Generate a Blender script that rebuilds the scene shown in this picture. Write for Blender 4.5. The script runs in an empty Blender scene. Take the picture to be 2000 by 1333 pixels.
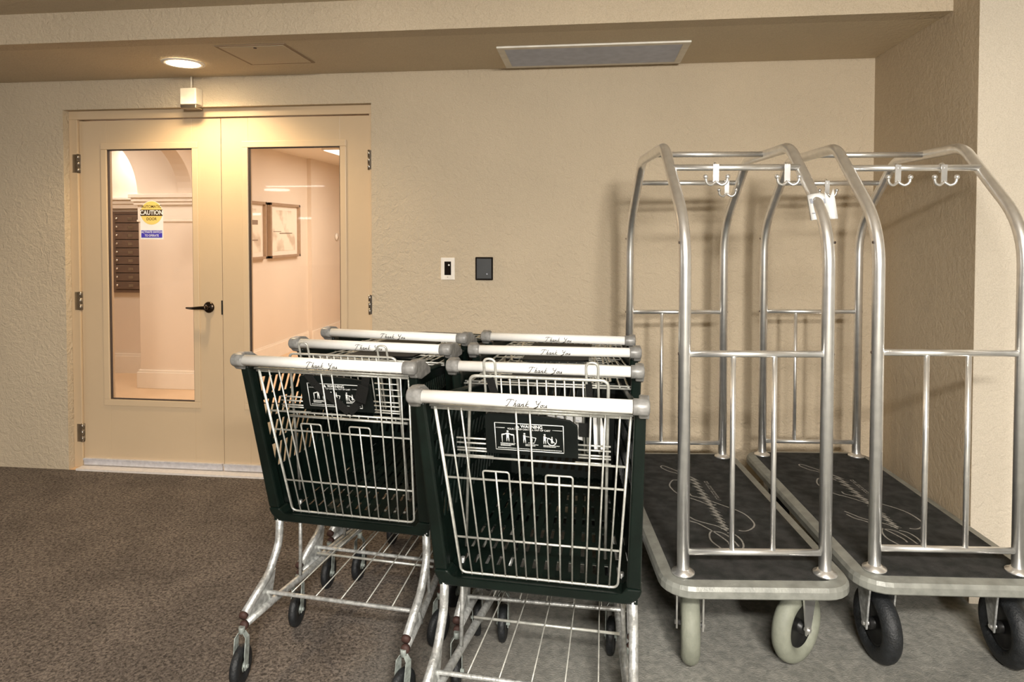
import bpy, bmesh, math, random
from mathutils import Vector, Matrix
R = math.radians
PI = math.pi
sc = bpy.context.scene
COL = sc.collection

# ------------------------------------------------------------------ camera
cam_d = bpy.data.cameras.new('camera')
cam_d.sensor_width = 36.0
cam_d.lens = 1296.0 / 2000.0 * 36.0
cam_d.shift_y = -180.0 / 2000.0
cam_d.clip_start = 0.05
cam = bpy.data.objects.new('camera', cam_d)
COL.objects.link(cam)
cam.location = (0.0, -3.68, 1.455)
cam.rotation_euler = (R(90 - 1.5), 0, R(6.6))
sc.camera = cam

# ------------------------------------------------------------------ world, exposure
w = bpy.data.worlds.new('world')
w.use_nodes = True
w.node_tree.nodes['Background'].inputs[0].default_value = (1.0, 0.97, 0.92, 1)
w.node_tree.nodes['Background'].inputs[1].default_value = 0.10
sc.world = w
sc.view_settings.view_transform = 'Standard'
sc.view_settings.look = 'None'
sc.view_settings.gamma = 1
sc.view_settings.exposure = 1.05
sc.view_settings.use_curve_mapping = False

def area_light(name, loc, sx, sy, power, col, rot=(0, 0, 0)):
    d = bpy.data.lights.new(name, 'AREA')
    d.shape = 'RECTANGLE'; d.size = sx; d.size_y = sy
    d.energy = power; d.color = col
    o = bpy.data.objects.new(name, d); COL.objects.link(o)
    o.location = loc; o.rotation_euler = rot
    return o

NEUTRAL = (1.0, 0.95, 0.88)
WARM = (1.0, 0.74, 0.44)
LOBBY = (1.0, 0.93, 0.86)
L_FAR = (1.05, -7.0, 2.44)
L_NEAR = (0.35, -4.55, 2.44)
area_light('garage_light_far', (L_FAR[0], L_FAR[1], L_FAR[2] - 0.09), 0.5, 1.1, 230, NEUTRAL, (R(40), 0, 0))
area_light('garage_light_near', (L_NEAR[0], L_NEAR[1], L_NEAR[2] - 0.09), 1.15, 0.26, 102, NEUTRAL, (R(12), 0, 0))
area_light('fill_light_left', (-8.6, -3.9, 2.35), 1.15, 0.26, 60, NEUTRAL, (R(15), 0, 0))  # added fill lamp, brightens the right niche wall
area_light('lobby_light_west', (-4.5, 2.42, 2.36), 0.35, 0.2, 6, LOBBY)
area_light('lobby_light_vestibule', (-2.35, 1.35, 2.36), 1.5, 0.7, 16, LOBBY)
area_light('lobby_light_corridor', (-2.1, 3.9, 2.34), 1.0, 1.6, 19, LOBBY)
area_light('lobby_light_alcove', (-4.55, 1.25, 2.36), 0.6, 0.6, 11, LOBBY)
CAN = (-2.155, -0.335, 2.357)

# ------------------------------------------------------------------ materials
def new_mat(name):
    m = bpy.data.materials.new(name); m.use_nodes = True
    return m, m.node_tree.nodes, m.node_tree.links, m.node_tree.nodes['Principled BSDF']

def mat(name, col, rough=0.5, metal=0.0, var=0.06, vscale=18.0, bump=0.0, bscale=60.0, spec=0.5,
        col2=None, lo=0.35, hi=0.65, coat=0.0):
    m, n, l, b = new_mat(name)
    b.inputs['Roughness'].default_value = rough
    b.inputs['Metallic'].default_value = metal
    b.inputs['Specular IOR Level'].default_value = spec
    b.inputs['Coat Weight'].default_value = coat
    tc = n.new('ShaderNodeTexCoord')
    no = n.new('ShaderNodeTexNoise'); no.inputs['Scale'].default_value = vscale
    no.inputs['Detail'].default_value = 6
    l.new(tc.outputs['Object'], no.inputs['Vector'])
    cr = n.new('ShaderNodeValToRGB')
    c2 = col2 if col2 else tuple(min(1, c * (1 - 2 * var)) for c in col)
    cr.color_ramp.elements[0].position = lo; cr.color_ramp.elements[1].position = hi
    cr.color_ramp.elements[0].color = (*c2, 1)
    cr.color_ramp.elements[1].color = (*col, 1)
    l.new(no.outputs['Fac'], cr.inputs[0]); l.new(cr.outputs[0], b.inputs['Base Color'])
    if bump > 0:
        nb = n.new('ShaderNodeTexNoise'); nb.inputs['Scale'].default_value = bscale
        nb.inputs['Detail'].default_value = 5; nb.inputs['Roughness'].default_value = 0.55
        l.new(tc.outputs['Object'], nb.inputs['Vector'])
        bm_ = n.new('ShaderNodeBump'); bm_.inputs['Strength'].default_value = bump
        bm_.inputs['Distance'].default_value = 0.01
        l.new(nb.outputs['Fac'], bm_.inputs['Height']); l.new(bm_.outputs[0], b.inputs['Normal'])
    return m

def emis(name, col, st):
    m, n, l, b = new_mat(name)
    b.inputs['Base Color'].default_value = (0.9, 0.9, 0.9, 1)
    b.inputs['Emission Color'].default_value = (*col, 1)
    b.inputs['Emission Strength'].default_value = st
    return m

def stucco(name, col, fine=0.5):
    m, n, l, b = new_mat(name)
    b.inputs['Roughness'].default_value = 0.82
    b.inputs['Specular IOR Level'].default_value = 0.25
    tc = n.new('ShaderNodeTexCoord')
    big = n.new('ShaderNodeTexNoise'); big.inputs['Scale'].default_value = 1.6; big.inputs['Detail'].default_value = 7
    grain = n.new('ShaderNodeTexNoise'); grain.inputs['Scale'].default_value = 240; grain.inputs['Detail'].default_value = 3
    for q in (big, grain): l.new(tc.outputs['Object'], q.inputs['Vector'])
    cr = n.new('ShaderNodeValToRGB')
    cr.color_ramp.elements[0].position = 0.3; cr.color_ramp.elements[1].position = 0.72
    cr.color_ramp.elements[0].color = (*[c * 0.9 for c in col], 1); cr.color_ramp.elements[1].color = (*col, 1)
    l.new(big.outputs['Fac'], cr.inputs[0])
    mx = n.new('ShaderNodeMixRGB'); mx.blend_type = 'MULTIPLY'; mx.inputs[0].default_value = 0.45
    cg = n.new('ShaderNodeValToRGB')
    cg.color_ramp.elements[0].position = 0.35; cg.color_ramp.elements[1].position = 0.6
    cg.color_ramp.elements[0].color = (0.72, 0.7, 0.66, 1); cg.color_ramp.elements[1].color = (1, 1, 1, 1)
    l.new(grain.outputs['Fac'], cg.inputs[0])
    l.new(cr.outputs[0], mx.inputs[1]); l.new(cg.outputs[0], mx.inputs[2]); l.new(mx.outputs[0], b.inputs['Base Color'])
    t1 = n.new('ShaderNodeTexNoise'); t1.inputs['Scale'].default_value = 26; t1.inputs['Detail'].default_value = 4
    t1.inputs['Distortion'].default_value = 1.2
    t2 = n.new('ShaderNodeTexNoise'); t2.inputs['Scale'].default_value = 110; t2.inputs['Detail'].default_value = 3
    for q in (t1, t2): l.new(tc.outputs['Object'], q.inputs['Vector'])
    ad = n.new('ShaderNodeMath'); ad.operation = 'MULTIPLY_ADD'; ad.inputs[1].default_value = 0.35
    l.new(t2.outputs['Fac'], ad.inputs[0]); l.new(t1.outputs['Fac'], ad.inputs[2])
    bu = n.new('ShaderNodeBump'); bu.inputs['Strength'].default_value = fine; bu.inputs['Distance'].default_value = 0.016
    l.new(ad.outputs[0], bu.inputs['Height']); l.new(bu.outputs[0], b.inputs['Normal'])
    return m

M = {}
M['wall'] = stucco('stucco_beige', (0.60, 0.50, 0.365), 0.6)
M['wall_side'] = stucco('stucco_beige_side', (0.60, 0.50, 0.365), 0.22)
M['pilaster'] = stucco('stucco_light', (0.63, 0.56, 0.455), 0.4)
M['ceiling'] = stucco('ceiling_tan', (0.68, 0.58, 0.43), 0.3)
M['door'] = mat('door_paint', (0.60, 0.455, 0.295), 0.36, var=0.02, vscale=3, bump=0.05, bscale=200)
M['bead'] = mat('door_bead_paint', (0.62, 0.47, 0.305), 0.38, var=0.02, vscale=3)
M['panel_gap_shade'] = mat('panel_shadow_gap', (0.30, 0.21, 0.13), 0.7)  # dark tone of the shadow gap round the access panel
M['gasket'] = mat('glazing_gasket', (0.06, 0.04, 0.03), 0.7)
M['alu'] = mat('aluminium', (0.80, 0.80, 0.85), 0.34, 0.45, var=0.08, vscale=40)
M['threshold'] = mat('threshold_strip', (0.86, 0.80, 0.74), 0.5, 0.2, var=0.05, vscale=60)
M['hinge'] = mat('hinge_steel', (0.42, 0.38, 0.33), 0.32, 1.0)
M['bronze'] = mat('dark_bronze', (0.09, 0.065, 0.05), 0.24, 1.0)
M['black'] = mat('black_gap', (0.008, 0.007, 0.006), 0.7)
M['tube'] = mat('brushed_tube', (0.96, 0.955, 0.935), 0.31, 0.90, var=0.05, vscale=30, bump=0.03, bscale=300)
M['wire'] = mat('galvanised_wire', (0.62, 0.62, 0.565), 0.40, 0.55, var=0.14, vscale=40, bump=0.15, bscale=150)
M['frame'] = mat('galvanised_frame', (0.66, 0.67, 0.65), 0.38, 0.6, var=0.22, vscale=70, bump=0.2, bscale=220)
M['plastic'] = mat('green_black_plastic', (0.0040, 0.0095, 0.0070), 0.33, var=0.2, vscale=12, bump=0.08, bscale=90, spec=0.32)
M['panelp'] = mat('seat_panel_plastic', (0.005, 0.007, 0.006), 0.55, spec=0.15, var=0.15, vscale=14, bump=0.1, bscale=120)
M['grip'] = mat('white_grip', (0.86, 0.85, 0.81), 0.42, var=0.03, vscale=30)
M['cap'] = mat('grey_grip_cap', (0.26, 0.255, 0.24), 0.36, var=0.2, vscale=60)
M['ink'] = mat('dark_ink', (0.05, 0.045, 0.035), 0.6)
M['print'] = mat('white_print', (0.74, 0.75, 0.72), 0.55)
M['printgrey'] = mat('grey_print', (0.42, 0.45, 0.52), 0.55)
M['strap'] = mat('black_webbing', (0.010, 0.010, 0.009), 0.8, spec=0.15, bump=0.3, bscale=400)
M['plug'] = mat('red_brown_plug', (0.045, 0.018, 0.013), 0.7)
M['rubber'] = mat('black_rubber', (0.014, 0.016, 0.018), 0.55, var=0.25, vscale=40, bump=0.3, bscale=160)
M['tyre_grey'] = mat('pale_grey_rubber', (0.25, 0.26, 0.205), 0.65, var=0.12, vscale=16, bump=0.15, bscale=120)
M['castor'] = mat('castor_grey', (0.36, 0.40, 0.37), 0.5, var=0.25, vscale=60)
M['blacksteel'] = mat('black_steel', (0.02, 0.02, 0.02), 0.4, 0.4)
M['bumper'] = mat('grey_bumper', (0.27, 0.275, 0.245), 0.42, 0.15, var=0.14, vscale=24, bump=0.12, bscale=120)
M['mat'] = mat('charcoal_carpet', (0.060, 0.058, 0.056), 0.95, col2=(0.032, 0.034, 0.031), vscale=22, bump=0.6, bscale=420, spec=0.1)
M['logo'] = mat('mat_lettering', (0.34, 0.325, 0.29), 0.9, var=0.2, vscale=120)
M['paper'] = mat('white_paper', (0.86, 0.86, 0.84), 0.7, var=0.02)
M['ivory'] = mat('ivory_plastic', (0.80, 0.73, 0.60), 0.35)
M['whitep'] = mat('white_plate', (0.86, 0.80, 0.71), 0.4)
M['lens_dark'] = mat('dark_lens', (0.012, 0.009, 0.008), 0.12)
M['plate_dark'] = mat('charcoal_plate', (0.045, 0.048, 0.05), 0.4)
M['grille'] = mat('vent_grille_paint', (0.70, 0.71, 0.78), 0.5)
M['vent_frame'] = mat('vent_frame_paint', (0.78, 0.74, 0.66), 0.5)
M['vent_back'] = mat('vent_duct', (0.36, 0.37, 0.42), 0.7)
M['lobby_wall'] = mat('lobby_wall_paint', (0.80, 0.68, 0.55), 0.7, var=0.02, vscale=2)
M['lobby_white'] = mat('lobby_white_trim', (0.87, 0.78, 0.66), 0.5, var=0.02)
M['lobby_floor'] = mat('lobby_floor', (0.72, 0.50, 0.30), 0.35, var=0.05, vscale=3)
M['mailbox'] = mat('mailbox_brown', (0.16, 0.105, 0.075), 0.4, 0.15, var=0.08)
M['mailbox_gap'] = mat('mailbox_gap', (0.045, 0.024, 0.016), 0.7)
M['chrome'] = mat('chrome', (0.85, 0.82, 0.78), 0.15, 1.0)
M['yellow'] = mat('sticker_yellow', (0.84, 0.64, 0.18), 0.5, var=0.01)
M['stblack'] = mat('sticker_brown_black', (0.055, 0.030, 0.010), 0.5)
M['stblue'] = mat('sticker_blue', (0.060, 0.045, 0.50), 0.5)
M['pic_frame'] = mat('picture_frame', (0.50, 0.36, 0.25), 0.35, 0.3)
M['picture'] = mat('picture_art', (0.85, 0.76, 0.62), 0.5, col2=(0.62, 0.50, 0.38), vscale=5, lo=0.36, hi=0.5)
M['picture_mark'] = mat('picture_marks', (0.30, 0.22, 0.16), 0.5)
M['garage'] = mat('garage_wall_paint', (0.66, 0.63, 0.57), 0.8)
M['lampwhite'] = emis('lamp_tube', (1.0, 0.96, 0.90), 4.0)
M['canlamp'] = emis('can_lamp', (1.0, 0.80, 0.52), 26.0)
M['lobbylamp'] = emis('lobby_lamp', (1.0, 0.92, 0.80), 1.6)

def floor_mat():
    m, n, l, b = new_mat('floor_brown_to_grey')
    b.inputs['Roughness'].default_value = 0.9; b.inputs['Specular IOR Level'].default_value = 0.2
    tc = n.new('ShaderNodeTexCoord')
    def noise(s, d=5, dist=0.0):
        q = n.new('ShaderNodeTexNoise'); q.inputs['Scale'].default_value = s; q.inputs['Detail'].default_value = d
        q.inputs['Distortion'].default_value = dist
        l.new(tc.outputs['Object'], q.inputs['Vector']); return q
    def ramp(src, a, c1, bb, c2):
        q = n.new('ShaderNodeValToRGB')
        q.color_ramp.elements[0].position = a; q.color_ramp.elements[1].position = bb
        q.color_ramp.elements[0].color = (*c1, 1); q.color_ramp.elements[1].color = (*c2, 1)
        l.new(src, q.inputs[0]); return q
    br = ramp(noise(95, 4, 0.8).outputs['Fac'], 0.36, (0.062, 0.051, 0.043), 0.64, (0.225, 0.188, 0.158))
    gr = ramp(noise(40, 6, 0.5).outputs['Fac'], 0.3, (0.19, 0.19, 0.17), 0.7, (0.32, 0.31, 0.275))
    st = ramp(noise(3.2, 5, 0.6).outputs['Fac'], 0.34, (0.66, 0.66, 0.66), 0.62, (1.0, 1.0, 1.0))
    sp = n.new('ShaderNodeSeparateXYZ'); l.new(tc.outputs['Object'], sp.inputs[0])
    wob = noise(2.5, 4)
    ad = n.new('ShaderNodeMath'); ad.operation = 'MULTIPLY_ADD'; ad.inputs[1].default_value = 0.5
    l.new(wob.outputs['Fac'], ad.inputs[0]); l.new(sp.outputs['X'], ad.inputs[2])
    mr = n.new('ShaderNodeMapRange'); mr.inputs['From Min'].default_value = -0.60; mr.inputs['From Max'].default_value = 0.15
    l.new(ad.outputs[0], mr.inputs['Value'])
    mx = n.new('ShaderNodeMixRGB'); l.new(mr.outputs[0], mx.inputs[0])  # brown on the left blends into grey on the right
    l.new(br.outputs[0], mx.inputs[1]); l.new(gr.outputs[0], mx.inputs[2])
    mu = n.new('ShaderNodeMixRGB'); mu.blend_type = 'MULTIPLY'; mu.inputs[0].default_value = 0.8
    l.new(mx.outputs[0], mu.inputs[1]); l.new(st.outputs[0], mu.inputs[2])
    l.new(mu.outputs[0], b.inputs['Base Color'])
    bu = n.new('ShaderNodeBump'); bu.inputs['Strength'].default_value = 0.5; bu.inputs['Distance'].default_value = 0.006
    l.new(noise(160, 4).outputs['Fac'], bu.inputs['Height']); l.new(bu.outputs[0], b.inputs['Normal'])
    return m
M['floor'] = floor_mat()

def glass_mat():
    m = bpy.data.materials.new('pane_glass'); m.use_nodes = True
    n = m.node_tree.nodes; l = m.node_tree.links; n.clear()
    o = n.new('ShaderNodeOutputMaterial'); t = n.new('ShaderNodeBsdfTransparent'); g = n.new('ShaderNodeBsdfGlossy')
    t.inputs[0].default_value = (0.97, 0.95, 0.93, 1)
    g.inputs['Roughness'].default_value = 0.02
    f = n.new('ShaderNodeFresnel'); f.inputs[0].default_value = 1.5
    x = n.new('ShaderNodeMixShader')
    l.new(f.outputs[0], x.inputs[0]); l.new(t.outputs[0], x.inputs[1]); l.new(g.outputs[0], x.inputs[2]); l.new(x.outputs[0], o.inputs[0])
    return m
M['glass'] = glass_mat()

# ------------------------------------------------------------------ mesh helpers
class MB:
    def __init__(s): s.v = []; s.f = []; s.sm = []
    def add(s, vs, fs, smooth=False):
        b = len(s.v); s.v += [tuple(p) for p in vs]
        for f in fs: s.f.append(tuple(i + b for i in f)); s.sm.append(smooth)
        return s
    def box(s, a, b):
        x0, x1 = sorted((a[0], b[0])); y0, y1 = sorted((a[1], b[1])); z0, z1 = sorted((a[2], b[2]))
        vs = [(x0, y0, z0), (x1, y0, z0), (x1, y1, z0), (x0, y1, z0), (x0, y0, z1), (x1, y0, z1), (x1, y1, z1), (x0, y1, z1)]
        return s.add(vs, [(0, 3, 2, 1), (4, 5, 6, 7), (0, 1, 5, 4), (1, 2, 6, 5), (2, 3, 7, 6), (3, 0, 4, 7)])
    def hexa(s, q, t):
        # four corners q and a thickness vector t
        q = [Vector(p) for p in q]; t = Vector(t)
        vs = q + [p + t for p in q]
        return s.add(vs, [(0, 1, 2, 3), (7, 6, 5, 4), (0, 4, 5, 1), (1, 5, 6, 2), (2, 6, 7, 3), (3, 7, 4, 0)])
    def prism(s, pts, t):
        n = len(pts); q = [Vector(p) for p in pts]; t = Vector(t)
        vs = q + [p + t for p in q]
        fs = [tuple(range(n)), tuple(range(2 * n - 1, n - 1, -1))] + [(i, i + n, (i + 1) % n + n, (i + 1) % n) for i in range(n)]
        return s.add(vs, fs)
    def tube(s, pts, r, seg=8, closed=False, caps=True):
        P = [Vector(p) for p in pts]; n = len(P)
        if isinstance(r, (int, float)): r = [r] * n
        T = []
        for i in range(n):
            if closed: d = (P[(i + 1) % n] - P[i - 1])
            else: d = P[min(i + 1, n - 1)] - P[max(i - 1, 0)]
            T.append(d.normalized() if d.length > 1e-9 else Vector((0, 0, 1)))
        ref = Vector((0, 0, 1)) if abs(T[0].z) < 0.9 else Vector((1, 0, 0))
        N = (ref - T[0] * ref.dot(T[0])).normalized()
        vs = []
        for i in range(n):
            N = (N - T[i] * N.dot(T[i]))
            N = N.normalized() if N.length > 1e-6 else T[i].orthogonal().normalized()
            B = T[i].cross(N)
            for k in range(seg):
                a = 2 * PI * k / seg
                vs.append(P[i] + (N * math.cos(a) + B * math.sin(a)) * r[i])
        fs = []
        m = n if closed else n - 1
        for i in range(m):
            j = (i + 1) % n
            for k in range(seg):
                k2 = (k + 1) % seg
                fs.append((i * seg + k, i * seg + k2, j * seg + k2, j * seg + k))
        s.add(vs, fs, True)
        if caps and not closed:
            b = len(s.v) - len(vs)
            s.f.append(tuple(b + k for k in range(seg))[::-1]); s.sm.append(False)
            s.f.append(tuple(b + (n - 1) * seg + k for k in range(seg))); s.sm.append(False)
        return s
    def lathe(s, prof, origin, axis, seg=32, closed=False):
        # prof: list of (radius, along)
        A = Vector(axis).normalized(); N = A.orthogonal().normalized(); B = A.cross(N); O = Vector(origin)
        vs = []
        for (r_, h) in prof:
            for k in range(seg):
                a = 2 * PI * k / seg
                vs.append(O + A * h + (N * math.cos(a) + B * math.sin(a)) * r_)
        n = len(prof); fs = []
        for i in range(n if closed else n - 1):
            j = (i + 1) % n
            for k in range(seg):
                k2 = (k + 1) % seg
                fs.append((i * seg + k, i * seg + k2, j * seg + k2, j * seg + k))
        s.add(vs, fs, True)
        if not closed:
            b = len(s.v) - len(vs)
            if prof[0][0] > 1e-5: s.f.append(tuple(b + k for k in range(seg))[::-1]); s.sm.append(False)
            if prof[-1][0] > 1e-5: s.f.append(tuple(b + (n - 1) * seg + k for k in range(seg))); s.sm.append(False)
        return s
    def build(s, name, m, parent=None, loc=None, bevel=0.0, **props):
        me = bpy.data.meshes.new(name)
        me.from_pydata(s.v, [], s.f); me.validate(); me.update()
        bm = bmesh.new(); bm.from_mesh(me)
        bmesh.ops.recalc_face_normals(bm, faces=bm.faces); bm.to_mesh(me); bm.free()
        if len(me.polygons) == len(s.sm):
            for p, q in zip(me.polygons, s.sm): p.use_smooth = q
        me.materials.append(m)
        o = bpy.data.objects.new(name, me); COL.objects.link(o)
        if parent: o.parent = parent
        if loc: o.location = loc
        if bevel:
            bv = o.modifiers.new('bevel', 'BEVEL'); bv.width = bevel; bv.segments = 2; bv.limit_method = 'ANGLE'
        for k, v in props.items(): o[k] = v
        return o

def fillet(pts, rad, seg=5, closed=False):
    P = [Vector(p) for p in pts]; n = len(P); out = []
    if isinstance(rad, (int, float)): rad = [rad] * n
    for i in range(n):
        if not closed and i in (0, n - 1): out.append(P[i]); continue
        a = P[i - 1]; b = P[i]; c = P[(i + 1) % n]
        u = a - b; v = c - b
        ang = u.angle(v)
        if rad[i] <= 0 or ang > PI - 0.03: out.append(b); continue
        d = min(rad[i] / math.tan(ang / 2), u.length * 0.49, v.length * 0.49)
        p0 = b + u.normalized() * d; p1 = b + v.normalized() * d
        for k in range(seg + 1):
            t = k / seg
            out.append(p0 * (1 - t) ** 2 + b * 2 * t * (1 - t) + p1 * t * t)
    return out

def spline(pts, sub=5):
    P = [Vector(p) for p in pts]; out = []
    for i in range(len(P) - 1):
        p0 = P[max(i - 1, 0)]; p1 = P[i]; p2 = P[i + 1]; p3 = P[min(i + 2, len(P) - 1)]
        for k in range(sub):
            t = k / sub
            out.append(0.5 * ((2 * p1) + (p2 - p0) * t + (2 * p0 - 5 * p1 + 4 * p2 - p3) * t * t + (3 * p1 - p0 - 3 * p2 + p3) * t ** 3))
    out.append(P[-1]); return out

def ribbon(mb, pts, wd, lift=0.0):
    # flat stroke in the local xy plane
    P = [Vector((p[0], p[1], 0)) for p in pts]; vs = []
    for i, p in enumerate(P):
        d = P[min(i + 1, len(P) - 1)] - P[max(i - 1, 0)]
        if d.length < 1e-9: d = Vector((1, 0, 0))
        d.normalize(); nn = Vector((-d.y, d.x, 0)) * wd / 2
        vs += [p + nn + Vector((0, 0, lift)), p - nn + Vector((0, 0, lift))]
    mb.add(vs, [(2 * i, 2 * i + 1, 2 * i + 3, 2 * i + 2) for i in range(len(P) - 1)])

def rrect(hx, hy, r, z, seg=6):
    out = []
    for cx, cy, a0 in ((hx - r, hy - r, 0), (-hx + r, hy - r, 90), (-hx + r, -hy + r, 180), (hx - r, -hy + r, 270)):
        for k in range(seg + 1):
            a = R(a0 + 90 * k / seg); out.append((cx + r * math.cos(a), cy + r * math.sin(a), z))
    return out

def slab(mb, loops):
    n = len(loops[0]); vs = [p for L in loops for p in L]; fs = []
    for i in range(len(loops) - 1):
        for k in range(n):
            k2 = (k + 1) % n; fs.append((i * n + k, i * n + k2, (i + 1) * n + k2, (i + 1) * n + k))
    fs.append(tuple(range(n))[::-1]); fs.append(tuple((len(loops) - 1) * n + k for k in range(n)))
    mb.add(vs, fs)

def empty(name, label, cat, loc=(0, 0, 0), rz=0, group=None):
    o = bpy.data.objects.new(name, None); COL.objects.link(o); o.empty_display_size = 0.1
    o.location = loc; o.rotation_euler = (0, 0, rz); o['label'] = label; o['category'] = cat
    if group: o['group'] = group
    return o

def tag(o, label, cat, group=None):
    o['label'] = label; o['category'] = cat
    if group: o['group'] = group
    return o

def struct(name, mb, m, parent=None, **k):
    o = mb.build(name, m, parent, **k)
    if not parent: o['kind'] = 'structure'
    return o

def text_mesh(body, size, m, name, parent, matrix, align='CENTER', sx=1.0, bold=0.0):
    cu = bpy.data.curves.new('tmp', 'FONT'); cu.body = body; cu.size = size
    cu.align_x = align; cu.align_y = 'CENTER'; cu.offset = bold
    to = bpy.data.objects.new('tmp', cu); COL.objects.link(to)
    bpy.context.view_layer.update()
    dg = bpy.context.evaluated_depsgraph_get()
    me = bpy.data.meshes.new_from_object(to.evaluated_get(dg))
    bpy.data.objects.remove(to); bpy.data.curves.remove(cu)
    me.name = name
    me.materials.clear(); me.materials.append(m)
    me.transform(matrix @ Matrix.Diagonal((sx, 1, 1, 1)))
    o = bpy.data.objects.new(name, me); COL.objects.link(o)
    if parent: o.parent = parent
    return o

def text_into(mb, body, size, matrix, sx=1.0, bold=0.0, align='CENTER'):
    o = text_mesh(body, size, M['ink'], 'tmp', None, matrix, align, sx, bold)
    me = o.data
    mb.add([v.co.copy() for v in me.vertices], [tuple(p.vertices) for p in me.polygons])
    bpy.data.objects.remove(o); bpy.data.meshes.remove(me)

def copy_tree(o, parent=None):
    c = o.copy(); COL.objects.link(c)
    if parent: c.parent = parent
    for ch in list(o.children): copy_tree(ch, c)
    return c

# ------------------------------------------------------------------ the setting
XR = 1.481           # right side of the niche
YP = -0.934          # face of the pilaster
YB = -0.747          # face of the ceiling drop
HN = 2.36            # niche ceiling
HC = 2.503           # garage ceiling
D0, D1, DH = -3.151, -1.234, 2.187   # door opening

f = MB(); f.box((-12, -24, -0.12), (6, 0.0, 0.0)); struct('floor', f, M['floor'])
f = MB(); f.box((-6.5, 0.0, -0.12), (0.5, 8.0, 0.0)); o = struct('floor', f, M['lobby_floor'])
wb = MB()
wb.box((-12, 0, 0), (D0, 0.15, 2.75)); wb.box((D1, 0, 0), (XR + 0.2, 0.15, 2.75)); wb.box((D0, 0, DH), (D1, 0.15, 2.75))
struct('wall_back', wb, M['wall'])
wr = MB(); wr.box((XR, YP + 0.001, 0), (XR + 0.2, 0, 2.75)); struct('wall_right', wr, M['wall_side'])
wp = MB(); wp.box((XR + 0.0005, YP - 0.0, 0), (6, YP + 0.12, 2.75)); struct('wall_pilaster', wp, M['pilaster'])
ce = MB(); ce.box((-12, YB + 0.1, HN), (XR, 0.0, HN + 0.1)); struct('ceiling', ce, M['ceiling'])
hd = MB(); hd.box((-12, YB, HN), (XR, YB + 0.1, 2.75)); struct('wall_header', hd, M['wall'])
ce = MB(); ce.box((-12, -24, HC), (6, YB, HC + 0.12)); struct('ceiling', ce, M['ceiling'])
g = MB(); g.box((-12.2, -24, 0), (-12, 0, 2.75)); struct('wall_left', g, M['garage'])
g = MB(); g.box((-12, -24.2, 0), (6, -24, 2.75)); struct('wall_front', g, M['garage'])
g = MB(); g.box((6, -24, 0), (6.2, YP, 2.75)); struct('wall_garage_right', g, M['garage'])

# ------------------------------------------------------------------ door frame, threshold and the two leaves
FR = MB()
FR.box((D0, 0.045, 0), (D0 + 0.055, 0.15, DH - 0.052)); FR.box((D1 - 0.028, 0.045, 0), (D1, 0.15, DH - 0.052))
FR.box((D0, 0.045, DH - 0.052), (D1, 0.15, DH))
FR.box((D0 + 0.04, 0.10, 0), (D0 + 0.068, 0.13, DH - 0.05)); FR.box((D1 - 0.05, 0.10, 0), (D1 - 0.028, 0.13, DH - 0.05))
struct('trim_1', FR, M['door'], bevel=0.003)
th = MB(); th.box((D0 + 0.055, -0.012, 0.0), (D1 - 0.028, 0.15, 0.012)); struct('trim_2', th, M['threshold'])

def frame_ring(mb, x0, x1, z0, z1, wd, y0, y1):
    mb.box((x0 - wd, y0, z1), (x1 + wd, y1, z1 + wd)); mb.box((x0 - wd, y0, z0 - wd), (x1 + wd, y1, z0))
    mb.box((x0 - wd, y0, z0), (x0, y1, z1)); mb.box((x1, y0, z0), (x1 + wd, y1, z1))

def leaf(name, x0, x1, gx0, gx1, gz0, gz1):
    y0, y1 = 0.06, 0.104
    m = MB()
    m.box((x0, y0, 0.016), (gx0, y1, 2.128)); m.box((gx1, y0, 0.016), (x1, y1, 2.128))
    m.box((gx0, y0, 0.016), (gx1, y1, gz0)); m.box((gx0, y0, gz1), (gx1, y1, 2.128))
    d = m.build(name, M['door'], bevel=0.002); d['kind'] = 'structure'
    b = MB(); frame_ring(b, gx0, gx1, gz0, gz1, 0.038, y0 - 0.006, y0 + 0.004)
    for i in range(4): pass
    b.build('glazing_trim', M['bead'], d, bevel=0.003)
    k = MB(); frame_ring(k, gx0 + 0.006, gx1 - 0.006, gz0 + 0.006, gz1 - 0.006, 0.006, y0 + 0.004, y0 + 0.018)
    k.build('gasket', M['gasket'], d)
    p = MB(); p.box((gx0, y0 + 0.018, gz0), (gx1, y0 + 0.024, gz1)); p.build('glass_pane', M['glass'], d)
    s_ = MB(); s_.box((x0 + 0.004, y0 - 0.014, 0.018), (x1 - 0.004, y0, 0.058)); s_.box((x0 + 0.004, y0 - 0.020, 0.046), (x1 - 0.004, y0 - 0.012, 0.058))
    s_.build('door_sweep', M['alu'], d, bevel=0.001)
    return d
mid = -2.178
door1 = leaf('door_1', D0 + 0.057, mid - 0.0015, -2.915, -2.361, 0.425, 1.953)
door2 = leaf('door_2', mid + 0.0015, D1 - 0.030, -2.008, -1.442, 0.425, 1.953)
def hinge(d, x, z, side):
    m = MB()
    for k in range(3): m.tube([(x, 0.048, z - 0.057 + k * 0.039), (x, 0.048, z - 0.021 + k * 0.039)], 0.0075, 10)
    m.box((x - side * 0.001, 0.0425, z - 0.055), (x - side * 0.032, 0.0448, z + 0.055))
    m.box((x + side * 0.001, 0.052, z - 0.055), (x + side * 0.010, 0.0595, z + 0.055))
    m.build('hinge', M['hinge'], d)
for z in (1.87, 1.03, 0.215): hinge(door1, D0 + 0.0555, z, 1)
for z in (1.87, 1.03, 0.215): hinge(door2, D1 - 0.0295, z, -1)
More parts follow.
